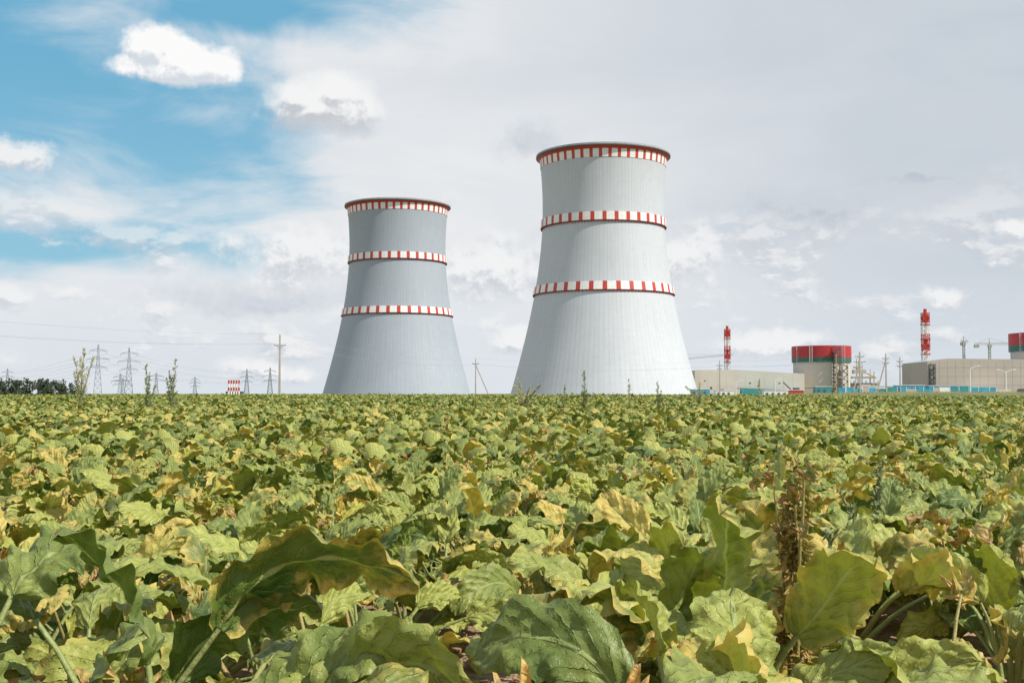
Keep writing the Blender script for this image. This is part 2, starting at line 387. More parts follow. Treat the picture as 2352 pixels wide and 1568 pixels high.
def hero(base, leaves, seed, extra=6):
    r = np.random.default_rng(seed); lb = LB()
    for l in leaves:
        (azd, Pl, L, W, e0, e1, e2, ro, ro2, c) = l
        leaf(lb, r, (0, 0, 0.02), R(azd), Pl, L, W, R(e0), R(e1), R(e2), R(ro), R(ro2), ruf=0.085, fold=0.2, daz=0.1, nu=24, nv=56, col=c, pr=0.0085)
    if extra: plant(lb, r, nleaf=extra, nu=16, nv=36)
    return lb.obj('sugar_beet_plant', loc=base)
hero((-0.76, 1.98, 0), [(2, 0.54, 0.40, 0.165, 68, 54, -36, -55, -35, (0.12, 0.42, 0.12)),
                        (12, 0.42, 0.30, 0.14, 72, 56, -10, -60, -30, (0.15, 0.12, 0)),
                        (150, 0.36, 0.26, 0.15, 70, 50, -40, 20, 0, (0.2, 0.1, 0))], 3)
hero((-0.82, 2.45, 0), [(5, 0.50, 0.32, 0.15, 74, 46, -22, -35, -20, (0.5, 0.35, 0)), (170, 0.45, 0.28, 0.18, 70, 50, -50, 20, 0, (0.3, 0.1, 0))], 5)
hero((-1.12, 2.2, 0), [(60, 0.50, 0.30, 0.19, 75, 60, -40, 15, 0, (0.25, 0.1, 0)), (200, 0.52, 0.27, 0.17, 75, 50, -40, 15, 0, (0.2, 0.1, 0))], 6)
hero((-0.55, 1.45, 0), [(160, 0.26, 0.30, 0.17, 70, 45, -30, -30, -10, (0.25, 0.1, 0)), (60, 0.2, 0.25, 0.15, 65, 40, -30, 10, 0, (0.4, 0.1, 0))], 16, 0)
hero((0.40, 2.0, 0), [(185, 0.22, 0.34, 0.17, 62, 25, -10, 30, 20, (0.7, 0.15, 0)), (-10, 0.34, 0.32, 0.19, 65, 28, -32, -25, -10, (0.7, 0.1, 0)), (80, 0.36, 0.26, 0.17, 75, 60, 10, 20, 0, (0.5, 0.1, 0))], 7, 3)
hero((0.62, 3.0, 0), [(150, 0.46, 0.28, 0.17, 75, 40, -55, 0, 10, (0.8, 0.6, 0.1)), (230, 0.35, 0.24, 0.17, 65, 40, -35, -20, 0, (0.8, 0.2, 0))], 9)
hero((1.34, 2.75, 0), [(160, 0.24, 0.34, 0.20, 62, 30, -35, 25, 10, (0.7, 0.12, 0)), (40, 0.36, 0.30, 0.2, 65, 40, -35, -30, -10, (0.7, 0.2, 0))], 8, 4)

r = np.random.default_rng(21); lb = LB()
for k in range(5):
    hgt = [0.70, 0.67, 0.64, 0.57, 0.44][k]; ax = r.uniform(0, 6.28); bx, by = r.uniform(-0.025, 0.025, 2)
    leaf(lb, r, (bx, by, 0), ax, hgt, 0.08, 0.04, R(89), R(84), R(-90), 0, 1.5, ruf=0.35, fold=0.6, nu=8, nv=14, col=(0.3, 0.5, 0.6), pr=0.0045)
    for j in range(11):
        zz = hgt*(r.uniform(0.78, 1.03) if j < 8 else r.uniform(0.4, 0.7)); aa = r.uniform(0, 6.28)
        leaf(lb, r, (bx+0.006*math.cos(aa), by+0.006*math.sin(aa), zz), aa, 0.010, r.uniform(0.05, 0.10), r.uniform(0.025, 0.05), R(r.uniform(-40, 40)), R(-60), R(r.uniform(-190, -100)), r.uniform(-2, 2), r.uniform(-4, 4), ruf=0.45, fold=1.0, daz=r.uniform(-2, 2), nu=10, nv=20, col=(0.5, 0.6, r.uniform(0.4, 0.65)), pr=0.002)
lb.obj('withered_plant', loc=(0.67, 2.7, 0))
lb = LB()
for (x, y, z, aa, L) in ((-0.19, 1.72, 0.46, 0.4, 0.12), (-0.14, 1.75, 0.49, 5.6, 0.11), (-0.04, 1.78, 0.50, 5.9, 0.10), (0.46, 2.4, 0.42, 1, 0.13), (0.62, 2.5, 0.36, 3, 0.13), (-0.42, 2.5, 0.46, 2, 0.13), (1.1, 2.9, 0.42, 1, 0.13), (-1.3, 3.4, 0.48, 4, 0.14), (0.3, 3.6, 0.5, 4, 0.13)):
    leaf(lb, r, (x, y, 0), aa, z, L, L*0.75, R(86), R(40), R(-120), 0.5, -2.2, ruf=0.3, fold=0.85, nu=16, nv=28, col=(0.6, 0.8, r.uniform(0.35, 0.6)), pr=0.005)
lb.obj('dried_beet_leaves')

# ------------------------------------------------------------------ ground
m, nb, bs = newmat('ground_soil_and_grass')
ob = nb.n.new('ShaderNodeTexCoord').outputs['Object']; s = nb.sep(ob)
nA = nb.noise(ob, 1.3, 4, 0.6); nB_ = nb.noise(ob, 22.0, 4, 0.65); nC = nb.noise(ob, 0.08, 5)
soil = nb.mix(nb.smooth(nA, 0.3, 0.7), (0.34, 0.21, 0.12, 1), (0.54, 0.36, 0.225, 1))
soil = nb.mix(nb.m('MULTIPLY', nb.smooth(nB_, 0.55, 0.35), 0.5), soil, (0.17, 0.10, 0.06, 1))
grass = nb.mix(nb.smooth(nC, 0.35, 0.65), (0.08, 0.11, 0.03, 1), (0.20, 0.20, 0.075, 1))
grass = nb.mix(nb.smooth(nb.noise(ob, 0.6, 4, 0.7), 0.4, 0.7, 0, 0.6), grass, (0.24, 0.21, 0.10, 1))
gc = nb.mix(nb.smooth(s[1], 134.5, 136.5), soil, grass)
nb.put(bs.inputs['Base Color'], gc); bs.inputs['Roughness'].default_value = 0.95
nb.put(bs.inputs['Normal'], nb.bump(nb.m('ADD', nB_, nb.m('MULTIPLY', nA, 0.6)), 1.0, 0.05))
ys = [-400, -100, -30, -10, -3]+list(np.arange(0, 6, 0.12))+list(np.arange(6, 40, 1.0))+list(np.arange(40, 240, 3.0))+list(np.geomspace(240, 24000, 60))
tx = np.concatenate((-np.geomspace(0.06, 1, 70)[::-1], np.linspace(-0.055, 0.055, 9), np.geomspace(0.06, 1, 70)))
mb = MB()
for y in ys:
    half = max(8, abs(y)*1.3+5) if y < 300 else y*1.3
    for t in tx:
        x = t*half
        z = terrain(x, y)
        if -1 < y < 6: z += 0.025*mnoise.noise(Vector((x*4, y*4, 0)))+0.012*mnoise.noise(Vector((x*13, y*13, 5)))
        mb.v.append(Vector((x, y, z)))
nx = len(tx)
for j in range(len(ys)-1):
    for i in range(nx-1):
        mb.f.append((j*nx+i, j*nx+i+1, (j+1)*nx+i+1, (j+1)*nx+i)); mb.mi.append(0)
mb.obj('ground', [m], smooth=True)
SOIL = simple('soil_clod', (0.44, 0.29, 0.175), 0.95, var=0.35, scale=18)
mb = MB(); rr = random.Random(4)
for k in range(1000):
    y = rr.uniform(1.2, 6); x = rr.uniform(-0.55*y-0.5, 0.55*y+0.5); rad = rr.uniform(0.006, 0.03)*(1.6 if rr.random() < 0.12 else 1)
    n0 = len(mb.v); nseg = 8; ang = [rr.uniform(0.7, 1.2) for _ in range(nseg)]
    for i in range(1, 6):
        for j in range(nseg):
            th = math.pi*i/6; ph = 2*math.pi*j/nseg; q = rad*ang[j]*rr.uniform(0.85, 1.12)
            mb.v.append(Vector((x+q*math.sin(th)*math.cos(ph), y+q*math.sin(th)*math.sin(ph), 0.01+q*0.65*math.cos(th)+0.2*rad)))
    for i in range(4):
        for j in range(nseg): mb.f.append((n0+i*nseg+j, n0+(i+1)*nseg+j, n0+(i+1)*nseg+(j+1) % nseg, n0+i*nseg+(j+1) % nseg)); mb.mi.append(0)
    mb.f.append(tuple(n0+j for j in range(nseg))); mb.mi.append(0)
mb.obj('soil_clods', [SOIL])

GRASS = simple('dry_grass', (0.25, 0.24, 0.09), 0.8, var=0.4, scale=0.15)
mb = MB(); rr = random.Random(9)
for k in range(20000):
    y = rr.uniform(134, 200) if rr.random() < 0.8 else rr.uniform(134, 140); x = rr.uniform(-0.5, 0.55)*y
    if x < 30 and y > 142: continue
    h = rr.uniform(0.10, 0.35) if x > 30 else rr.uniform(0.3, 0.65); z = terrain(x, y); dx = rr.uniform(-0.15, 0.15); w = rr.uniform(0.02, 0.06)
    mb.quad([(x-w, y, z), (x+w, y+w, z), (x+dx, y, z+h)])
mb.obj('grass_strip', [GRASS])

# ------------------------------------------------------------------ cooling towers
def concrete(name, c):
    m, nb, bs = newmat(name)
    ob = nb.n.new('ShaderNodeTexCoord').outputs['Object']; s = nb.sep(ob)
    th = nb.m('ARCTAN2', s[1], s[0])
    rib = nb.m('SINE', nb.m('MULTIPLY', th, 110.0)); ribm = nb.smooth(rib, 0.5, 1.0)
    lift = nb.m('FRACT', nb.m('MULTIPLY', s[2], 1/1.5)); liftm = nb.smooth(nb.m('ABSOLUTE', nb.m('SUBTRACT', lift, 0.5)), 0.38, 0.5)
    rows = nb.noise(nb.comb(nb.m('MULTIPLY', nb.m('FLOOR', nb.m('MULTIPLY', th, 17.5)), 7.3), 0.0, nb.m('MULTIPLY', nb.m('FLOOR', nb.m('MULTIPLY', s[2], 1/1.5)), 3.1)), 1.0, 0)
    streak = nb.noise(nb.comb(nb.m('MULTIPLY', th, 40.0), 0.0, nb.m('MULTIPLY', s[2], 0.03)), 1.0, 5, 0.6)
    big = nb.noise(ob, 0.03, 4)
    v = nb.m('ADD', nb.m('MULTIPLY', rows, 0.10), nb.m('ADD', nb.m('MULTIPLY', streak, 0.22), nb.m('MULTIPLY', big, 0.20)))
    v = nb.m('SUBTRACT', nb.m('ADD', v, 0.75), nb.m('ADD', nb.m('MULTIPLY', ribm, 0.05), nb.m('MULTIPLY', liftm, 0.035)))
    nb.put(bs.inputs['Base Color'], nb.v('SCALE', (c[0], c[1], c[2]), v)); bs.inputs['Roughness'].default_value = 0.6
    bs.inputs['Specular IOR Level'].default_value = 0.4
    nb.put(bs.inputs['Normal'], nb.bump(nb.m('ADD', ribm, nb.m('MULTIPLY', liftm, -0.3)), 0.25, 0.1))
    return m
RED = simple('red_paint', (0.50, 0.05, 0.03), 0.5, var=0.12)
DRED = simple('dark_red_shade_and_paint', (0.24, 0.03, 0.025), 0.5, var=0.12)  # cornice fascia's shade put into a darker red; also the gallery paint
WHT = simple('white_paint', (0.80, 0.80, 0.78), 0.5, var=0.05)
DRK = simple('dark_steel', (0.10, 0.10, 0.11), 0.6)
GRY = simple('rim_concrete', (0.38, 0.40, 0.42), 0.8)
def shell_r(z): return 42.6*math.sqrt(1+((z-129.5)/112.0)**2)
def cooling_tower(x, y, c):
    e = empty('cooling_tower', (x, y, 0.9)); H = 166.0; zb = -1.2
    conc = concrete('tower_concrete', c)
    zs = np.linspace(zb, H, 80)
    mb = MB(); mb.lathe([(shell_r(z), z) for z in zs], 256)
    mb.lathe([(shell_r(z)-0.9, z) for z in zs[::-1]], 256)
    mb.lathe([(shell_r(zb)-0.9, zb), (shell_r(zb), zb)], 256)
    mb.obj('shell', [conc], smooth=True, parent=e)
    mb = MB(); rt = shell_r(H)
    mb.lathe([(rt+0.05, 163.2), (rt+1.6, 164.6)], 192, mi=0)
    mb.lathe([(rt+1.6, 164.6), (rt+2.1, 165.4)], 192, mi=1)
    mb.lathe([(rt+2.15, 165.4), (rt+2.3, 165.5), (rt+2.3, 166.9), (rt-1.5, 166.9), (rt-1.5, 165)], 192, mi=2)
    mb.obj('top_cornice', [RED, DRED, GRY], parent=e)
    mb = MB(); mb.lathe([(rt+1.9, 165.0), (rt+2.4, 165.0), (rt+2.4, 165.75), (rt+2.0, 165.75)], 192); mb.obj('cornice_lip', [DRK], parent=e)
    for (nm, z0, z1, per, frac, out) in (('top_band', 157.6, 163.2, 44, 0.36, 0.25), ('upper_band', 115.6, 121.2, 34, 0.34, 1.0), ('lower_band', 68.6, 74.2, 34, 0.34, 1.0)):
        mb = MB(); n = per
        for k in range(n):
            a0 = 2*math.pi*k/n; am = a0+2*math.pi/n*frac; a1 = a0+2*math.pi/n
            for (p, q, mi) in ((a0, am, 0), (am, a1, 1)):
                mb.lathe([(shell_r(z0)+out-0.2, z0), (shell_r(z0)+out, z0), (shell_r(z1)+out, z1), (shell_r(z1)+out-0.2, z1)], 3, mi=mi, a0=p, a1=q)
        mb.obj(nm, [RED, WHT], parent=e)
        if out > 0.5:
            mb = MB(); r0 = shell_r(z0)
            mb.lathe([(r0-0.2, z0-0.9), (r0+1.3, z0-0.5), (r0+1.3, z0-0.05), (r0-0.2, z0-0.05)], 192)
            for k in range(120):
                a = 2*math.pi*k/120; ca, sa = math.cos(a), math.sin(a)
                mb.beam(((r0-0.3)*ca, (r0-0.3)*sa, z0-2.4), ((r0+1.2)*ca, (r0+1.2)*sa, z0-0.5), 0.2)
            mb.obj(nm+'_gallery', [DRED], parent=e)
    mb = MB(); r0 = shell_r(zb)-0.5; n = 56
    for k in range(n):
        a = 2*math.pi*k/n; b = 2*math.pi*(k+0.5)/n; a2 = 2*math.pi*(k+1)/n
        top = (r0*math.cos(b), r0*math.sin(b), zb)
        mb.beam(((r0+3)*math.cos(a), (r0+3)*math.sin(a), -9.5), top, 0.9); mb.beam(((r0+3)*math.cos(a2), (r0+3)*math.sin(a2), -9.5), top, 0.9)
    mb.lathe([(r0+5, -9.6), (r0+5, -8.6), (r0-2, -8.6)], 96)
    mb.obj('raking_columns', [GRY], parent=e)
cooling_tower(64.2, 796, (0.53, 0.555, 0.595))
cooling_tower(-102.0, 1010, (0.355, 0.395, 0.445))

# ------------------------------------------------------------------ reactor buildings
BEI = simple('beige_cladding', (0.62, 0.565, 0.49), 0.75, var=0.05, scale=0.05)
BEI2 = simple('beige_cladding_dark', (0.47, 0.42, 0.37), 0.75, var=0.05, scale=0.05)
GRN = simple('green_paint', (0.03, 0.14, 0.10), 0.5)
REDB = simple('red_cladding', (0.45, 0.03, 0.035), 0.5)
TEAL = simple('teal_sheet', (0.05, 0.28, 0.29), 0.5)
BLU = simple('blue_sheet', (0.05, 0.34, 0.50), 0.5, var=0.2)
YEL = simple('yellow_steel', (0.42, 0.31, 0.14), 0.6)
WOOD = simple('pole_concrete', (0.42, 0.39, 0.34), 0.85)
STE = simple('galvanised_steel', (0.20, 0.235, 0.26), 0.5)
STP = simple('pale_steel', (0.52, 0.54, 0.56), 0.5)
WIR = simple('wire', (0.30, 0.32, 0.35), 0.5)
def stairs(mb, x, y, z0, z1, w, mi, d=3.0):
    n = max(2, int((z1-z0)/3))
    for sx in (0, w):
        mb.beam((x+sx, y, z0), (x+sx, y, z1), 0.4, mi); mb.beam((x+sx, y-d, z0), (x+sx, y-d, z1), 0.4, mi)
    for k in range(n):
        za = z0+(z1-z0)*k/n; zb = z0+(z1-z0)*(k+1)/n
        mb.box(x, x+w, y-d, y, za-0.12, za+0.12, mi)
        mb.beam((x+(0 if k % 2 else w), y-d, za), (x+(w if k % 2 else 0), y-d, zb), 0.7, mi)
        mb.beam((x, y-d, za+1.2), (x+w, y-d, za+1.2), 0.2, mi)
def reactor(x, y, ztop, zred, zgr, scaf):
    e = empty('reactor_containment_building', (x, y, 0)); r = 24.2
    mb = MB()
    mb.lathe([(r, -9), (r, zgr)], 96, mi=0); mb.lathe([(r-1, zgr-0.01), (r+1.2, zgr)], 96, mi=3)
    mb.lathe([(r+1.2, zgr), (r+1.2, zred)], 96, mi=2); mb.lathe([(r+1.25, zred), (r+1.25, ztop)], 96, mi=1)
    mb.lathe([(r+1.25, ztop), (r+0.4, ztop), (r+0.4, ztop-1.2), (0.1, ztop-0.9)], 96, mi=3)
    mb.obj('drum', [BEI, REDB, GRN, GRY], parent=e)
    mb = MB()
    for aa in (-125, -60, -155):
        a = R(aa); ca, sa = math.cos(a)*(r+1.6), math.sin(a)*(r+1.6)
        for dx in (-1.2, 1.2): mb.beam((ca+dx, sa-0.4, zgr), (ca+dx, sa-0.4, ztop+0.5), 0.3)
        for k in range(10):
            zz = zgr+(ztop-zgr)*k/9; mb.beam((ca-1.2, sa-0.4, zz), (ca+1.2, sa-0.4, zz), 0.25)
    mb.obj('access_ladders', [STP], parent=e)
    if scaf:
        mb = MB(); stairs(mb, 3.0, -r-2, -5, ztop-0.5, 5.5, 0); stairs(mb, 11, -r+1, 5, 26, 4.5, 0)
        mb.box(-25, 30, -r-6.5, -r-6.2, 5.2, 5.8, 0)
        mb.obj('stair_scaffold', [DRK], parent=e)
        mb = MB()
        for k in range(7): mb.beam((26+k*3.5, -8, -8), (26+k*3.5, -8, 12+(k % 3)*4), 0.6)
        mb.box(24, 44, -12, -6, 14, 15.4, 0); mb.box(25, 36, -11, -6, 18, 21.5, 1); mb.box(26, 33, -10, -6, 23, 24, 0); mb.beam((26, -8, 24), (44, -8, 15), 0.8)
        mb.box(30, 40, -10, -6, 5, 9, 1)
        mb.beam((28, -9, 14), (28, -9, 31), 0.5); mb.beam((33, -9, 14), (33, -9, 27), 0.4); mb.beam((40, -9, 0), (40, -9, 22), 0.4)
        mb.obj('service_platforms', [YEL, BEI2], parent=e)
        mb = MB(); mb.box(23, 48, -7, 12, -8, 10); mb.obj('annex', [BEI2], parent=e)
reactor(272, 1000, 42, 31.8, 27.9, True)
reactor(377, 800, 43, 34.6, 30.2, False)

def prism(mb, pts, y0, y1, mi=0, roof=1):
    i = len(mb.v); n = len(pts)
    mb.v += [Vector((x, y0, z)) for x, z in pts]+[Vector((x, y1, z)) for x, z in pts]
    mb.f.append(tuple(i+k for k in range(n))); mb.mi.append(mi)
    mb.f.append(tuple(i+n+k for k in reversed(range(n)))); mb.mi.append(mi)
    for k in range(n):
        k2 = (k+1) % n; mb.f.append((i+k2, i+k, i+n+k, i+n+k2)); mb.mi.append(roof if (pts[k][1] > 5 and pts[k2][1] > 5) else mi)
JNT = simple('cladding_joint', (0.54, 0.49, 0.425), 0.8, var=0.05); JNT2 = simple('cladding_joint_dark', (0.40, 0.36, 0.32), 0.8, var=0.05)
e = empty('turbine_hall', (0, 965, 0)); mb = MB()
prism(mb, [(155, -9), (248, -9), (248, 17.6), (192, 20.8), (158, 20.8), (155, 20.4)], 0, 50)
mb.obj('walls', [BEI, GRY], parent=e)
mb = MB(); prism(mb, [(190, -9), (242, -9), (242, 3.0), (190, 5.4)], -22, -3, 0, 1); mb.obj('low_annex', [TEAL, TEAL], parent=e)
mb = MB(); mb.box(156, 190, -0.6, -0.05, -9, 1.5)
mb.obj('plinth', [BEI2], parent=e)
mb = MB(); mb.box(175, 188, -26, -8, -9, 4.6); mb.obj('beige_shed', [BEI], parent=e)
mb = MB()
for k in range(10): mb.box(160+k*3.4, 162+k*3.4, -0.9, -0.62, -1.5, 0.6)
for k in range(11): mb.box(158+k*8.0, 158.08+k*8.0, -0.06, -0.02, 2, 17.2)
mb.obj('wall_joints', [JNT], parent=e)
mb = MB()
for (xx, zz, w, h) in ((163, 11, 1.2, 1.0), (201, 9, 1.6, 1.2), (226, 9, 1.4, 1.0), (168, 4.5, 1.6, 2)):
    mb.box(xx, xx+w, -0.12, 0.05, zz, zz+h)
mb.obj('vents', [DRK], parent=e)
e = empty('turbine_hall', (283, 775, 0), rotz=R(-3)); mb = MB()
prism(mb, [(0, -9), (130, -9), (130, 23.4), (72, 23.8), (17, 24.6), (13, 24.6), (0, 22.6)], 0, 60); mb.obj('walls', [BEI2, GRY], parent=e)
mb = MB()
for k in range(22): mb.box(8+k*5.4, 8.08+k*5.4, -0.06, 0.05, 0, 22.6)
for zz in (6.5, 12.5, 18.5): mb.box(7, 128, -0.08, 0.04, zz, zz+0.08)
mb.obj('panel_joints', [JNT2], parent=e)
mb = MB(); stairs(mb, 1.2, -0.2, -8, 21, 3.2, 0, 2.5); mb.box(60, 75, -0.4, -0.13, -3, 4); mb.box(40, 44, -0.4, -0.13, -3, 3); mb.obj('stair_tower', [DRK], parent=e)
mb = MB(); mb.box(26, 50, -14, -2, -9, 3.6); mb.box(70, 100, -14, -2, -9, 2.6); mb.obj('side_sheds', [BEI], parent=e)

def vent_stack(x, y, zt, zb=-8):
    e = empty('ventilation_stack', (x, y, 0))
    mb = MB()
    segs = [(zt, zt-11.5, 0), (zt-11.5, zt-22, 1), (zt-22, zt-33, 0), (zt-33, zb, 1)]
    for a, b, mi in segs: mb.lathe([(1.2, b), (1.2, a)], 20, mi=mi)
    mb.lathe([(1.2, zt), (0.8, zt+0.01)], 20, mi=2)
    mb.obj('flue', [RED, WHT, DRK], parent=e, smooth=False)
    mb = MB(); hw = 2.3; z = zb; step = 4.0
    while z < zt-3:
        mi = 1
        for a, b, q in segs:
            if b <= z < a: mi = q
        z2 = min(z+step, zt-3)
        c = [(-hw, -hw), (hw, -hw), (hw, hw), (-hw, hw)]
        for k in range(4):
            p, q = c[k], c[(k+1) % 4]
            mb.beam((*p, z), (*p, z2), 0.4, mi); mb.beam((*p, z), (*q, z2), 0.25, mi); mb.beam((*q, z), (*p, z2), 0.25, mi); mb.beam((*p, z2), (*q, z2), 0.3, mi)
        z = z2
    for a, b, mi in segs[:3]:
        mb.box(-2.9, 2.9, -2.9, 2.9, b-0.25, b+0.25, 0)
        if mi == 0: mb.box(-1.9, 1.9, -1.9, 1.9, b+2, b+7, mi)
    mb.obj('lattice_frame', [RED, WHT], parent=e)
vent_stack(197, 1040, 62.5); vent_stack(302, 830, 62.5)

def crane(x, y, zj, x0, x1, rise=0.0, zb=-8, mast=1.4, mat=YEL):
    mb = MB(); z = zb; hw = mast/2
    c = [(-hw, -hw), (hw, -hw), (hw, hw), (-hw, hw)]
    while z < zj:
        z2 = z+2.5
        for k in range(4):
            p, q = c[k], c[(k+1) % 4]; mb.beam((*p, z), (*p, z2), 0.3); mb.beam((*p, z), (*q, z2), 0.2)
        z = z2
    z = zj; top = (0, 0, z+5); mb.beam((0, 0, z), top, 0.8, w2=0.2); mb.box(-1.4, 1.4, -1.4, 0.5, z-2.2, z)
    for a in (x0, x1):
        n = max(3, int(abs(a)/2.5)); dz = rise*(a if abs(a) > 8 else 0)
        for k in range(n):
            p = a*k/n; q = a*(k+1)/n; zp = z+dz*k/n; zq = z+dz*(k+1)/n
            mb.beam((p, -0.5, zp), (q, -0.5, zq), 0.28); mb.beam((p, 0.5, zp), (q, 0.5, zq), 0.28); mb.beam((p, 0, zp+1.3), (q, 0, zq+1.3), 0.28)
            mb.beam((p, -0.5, zp), ((p+q)/2, 0, (zp+zq)/2+1.3), 0.2); mb.beam(((p+q)/2, 0, (zp+zq)/2+1.3), (q, -0.5, zq), 0.2)
        mb.beam(top, (a*0.8, 0, z+dz*0.8+1.3), 0.18)
    sh = x0 if abs(x0) < abs(x1) else x1
    mb.box(min(sh, sh*0.7), max(sh, sh*0.7), -1, 1, z-2.5, z-0.2)
    mb.obj('tower_crane', [mat], loc=(x, y, 0))
CR = simple('crane_grey', (0.36, 0.36, 0.33), 0.6)
crane(378, 900, 39.5, -12, 17.5, mat=CR)
crane(359.6, 905, 41.5, -2.5, 3.5, mat=CR)
crane(166, 1100, 33.5, -9, 48, rise=0.09, mat=CR)

# ------------------------------------------------------------------ lattice pylons and transmission lines
def pylon(x, y, zt, arms=3, w=3.2, aw=7):
    zb = -8.3; mb = MB(); n = 9; H = zt-zb; hs = lambda t: w*(1-t)**1.25+0.35
    for k in range(n):
        t0 = k/n; t1 = (k+1)/n; z0 = zb+H*t0; z1 = zb+H*t1; a = hs(t0); b = hs(t1)
        c0 = [(-a, -a), (a, -a), (a, a), (-a, a)]; c1 = [(-b, -b), (b, -b), (b, b), (-b, b)]
        for j in range(4):
            j2 = (j+1) % 4
            mb.beam((*c0[j], z0), (*c1[j], z1), 0.36); mb.beam((*c0[j], z0), (*c1[j2], z1), 0.2); mb.beam((*c0[j2], z0), (*c1[j], z1), 0.2); mb.beam((*c1[j], z1), (*c1[j2], z1), 0.2)
    for k in range(arms):
        z = zt-H*(0.10+0.14*k); L = aw*(0.75, 1.0, 0.8)[k % 3]
        for sgn in (-1, 1):
            mb.beam((0, -0.3, z), (sgn*L, 0, z-0.2), 0.3); mb.beam((0, 0.3, z+1.6), (sgn*L, 0, z-0.2), 0.3); mb.beam((sgn*L*0.5, 0, z), (sgn*L*0.5, 0, z+0.8), 0.2)
            mb.beam((sgn*L, 0, z-0.2), (sgn*L, 0, z-2.0), 0.25)
    mb.obj('lattice_pylon', [STE], loc=(x, y, 0), rotz=R(20))
PY = [(-327.5, 900, 39.5, 3, 3.6, 8.5), (-303, 900, 37, 3, 3.6, 8.5), (-320, 930, 17, 2, 2.6, 7), (-362, 1300, 19.5, 3, 3, 6), (-279.6, 1200, 26.5, 3, 3.2, 7), (-255, 1200, 28, 3, 3.2, 8), (-532, 1200, 27, 3, 3.2, 7), (-300, 960, 18, 2, 2.6, 8), (-335, 980, 14, 2, 2.6, 8)]
for p in PY: pylon(*p)
def wire(mb, p, q, sag, th, n=16):
    p = Vector(p); q = Vector(q); last = p
    for k in range(1, n+1):
        t = k/n; c = p.lerp(q, t); c.z -= sag*4*t*(1-t); mb.beam(last, c, th); last = c
mb = MB()
for (a, b) in ((0, 1), (1, 4), (4, 5), (0, 6)):
    A, B = PY[a], PY[b]
    for k in range(3):
        for sg in (-1, 1):
            wire(mb, (A[0]+sg*6, A[1]+sg*2, A[2]-(A[2]+8)*(0.10+0.14*k)-2), (B[0]+sg*6, B[1]+sg*2, B[2]-(B[2]+8)*(0.10+0.14*k)-2), 3, 0.09, 10)
mb.obj('transmission_lines', [WIR])

mb = MB()
for k in range(5):
    x = -298.5+k*2.7
    for j in range(6): mb.lathe([(0.95, -8+j*3.8), (0.95, -8+(j+1)*3.8)], 12, cx=x, cy=0, mi=(j+1) % 2)
    mb.lathe([(0.95, 14.8), (0.3, 14.81)], 12, cx=x, cy=0, mi=0)
mb.box(-302, -284, 1.2, 5, -9, 3, 2)
mb.obj('boiler_chimneys', [RED, WHT, STE], loc=(0, 1200, 0))

def pole(x, y, zt, stay=None, arms=((0.9, 1.1),), w=0.26, mat=WOOD):
    zb = terrain(x, y)-0.3; mb = MB(); mb.beam((0, 0, zb), (0, 0, zt), w*1.25, w2=w*0.75)
    for dz, hl in arms:
        mb.beam((-hl, 0, zt-dz), (hl, 0, zt-dz), 0.12, 1); mb.beam((-hl*0.6, 0, zt-dz), (0, 0, zt-dz-0.6), 0.06, 1); mb.beam((hl*0.6, 0, zt-dz), (0, 0, zt-dz-0.6), 0.06, 1)
        for s in (-hl*0.95, hl*0.95): mb.lathe([(0.03, zt-dz+0.05), (0.09, zt-dz+0.12), (0.09, zt-dz+0.25), (0.03, zt-dz+0.32)], 8, cx=s, cy=0, mi=2)
    mb.lathe([(0.03, zt), (0.09, zt+0.08), (0.09, zt+0.2), (0.03, zt+0.28)], 8, mi=2)
    if stay: mb.beam((stay, 0, terrain(x+stay, y)-0.3), (0, 0, zt-1.6), w*0.8)
    mb.obj('utility_pole', [mat, DRK, STP], loc=(x, y, 0))
pole(-38.8, 190, 10.6, arms=((1.7, 0.95),), w=0.3)
pole(-9.6, 300, 10.0, stay=4.3, arms=((1.3, 0.9),), w=0.32)
pole(60.2, 330, 10.2, arms=((1.2, 0.9), (2.2, 0.7)), w=0.3)
pole(91.7, 300, 11.8, stay=-2.2, arms=((1.2, 1.2), (2.6, 1.6)), w=0.36)
pole(98.6, 300, 11.3, stay=-3.2, arms=((1.2, 0.9), (2.4, 0.9)), w=0.33)
pole(102.3, 300, 10.3, arms=((1.0, 0.8), (2.2, 0.8)), w=0.3)
pole(114, 400, 14.5, arms=(), w=0.35, mat=YEL)
mb = MB()
A = (-38.8, 190); B = (-9.6, 300); C = (-68.0, 80); D = (60.2, 330); E_ = (91.7, 300)
def wires3(mb, p, zp, q, zq, sag, th):
    for off, dz in ((0, 0.25), (-0.9, -1.35), (0.9, -1.35)):
        wire(mb, (p[0]+off, p[1], zp+dz), (q[0]+off, q[1], zq+dz), sag, th)
wires3(mb, A, 10.6, C, 9.2, 1.3, 0.02)
wires3(mb, A, 10.6, B, 10.0, 1.6, 0.02)
wires3(mb, B, 10.0, D, 10.2, 1.5, 0.022)
wires3(mb, D, 10.2, E_, 11.8, 1.0, 0.022)
mb.obj('overhead_wires', [WIR])
pole(-68, 80, 9.2, arms=((1.7, 0.95),))

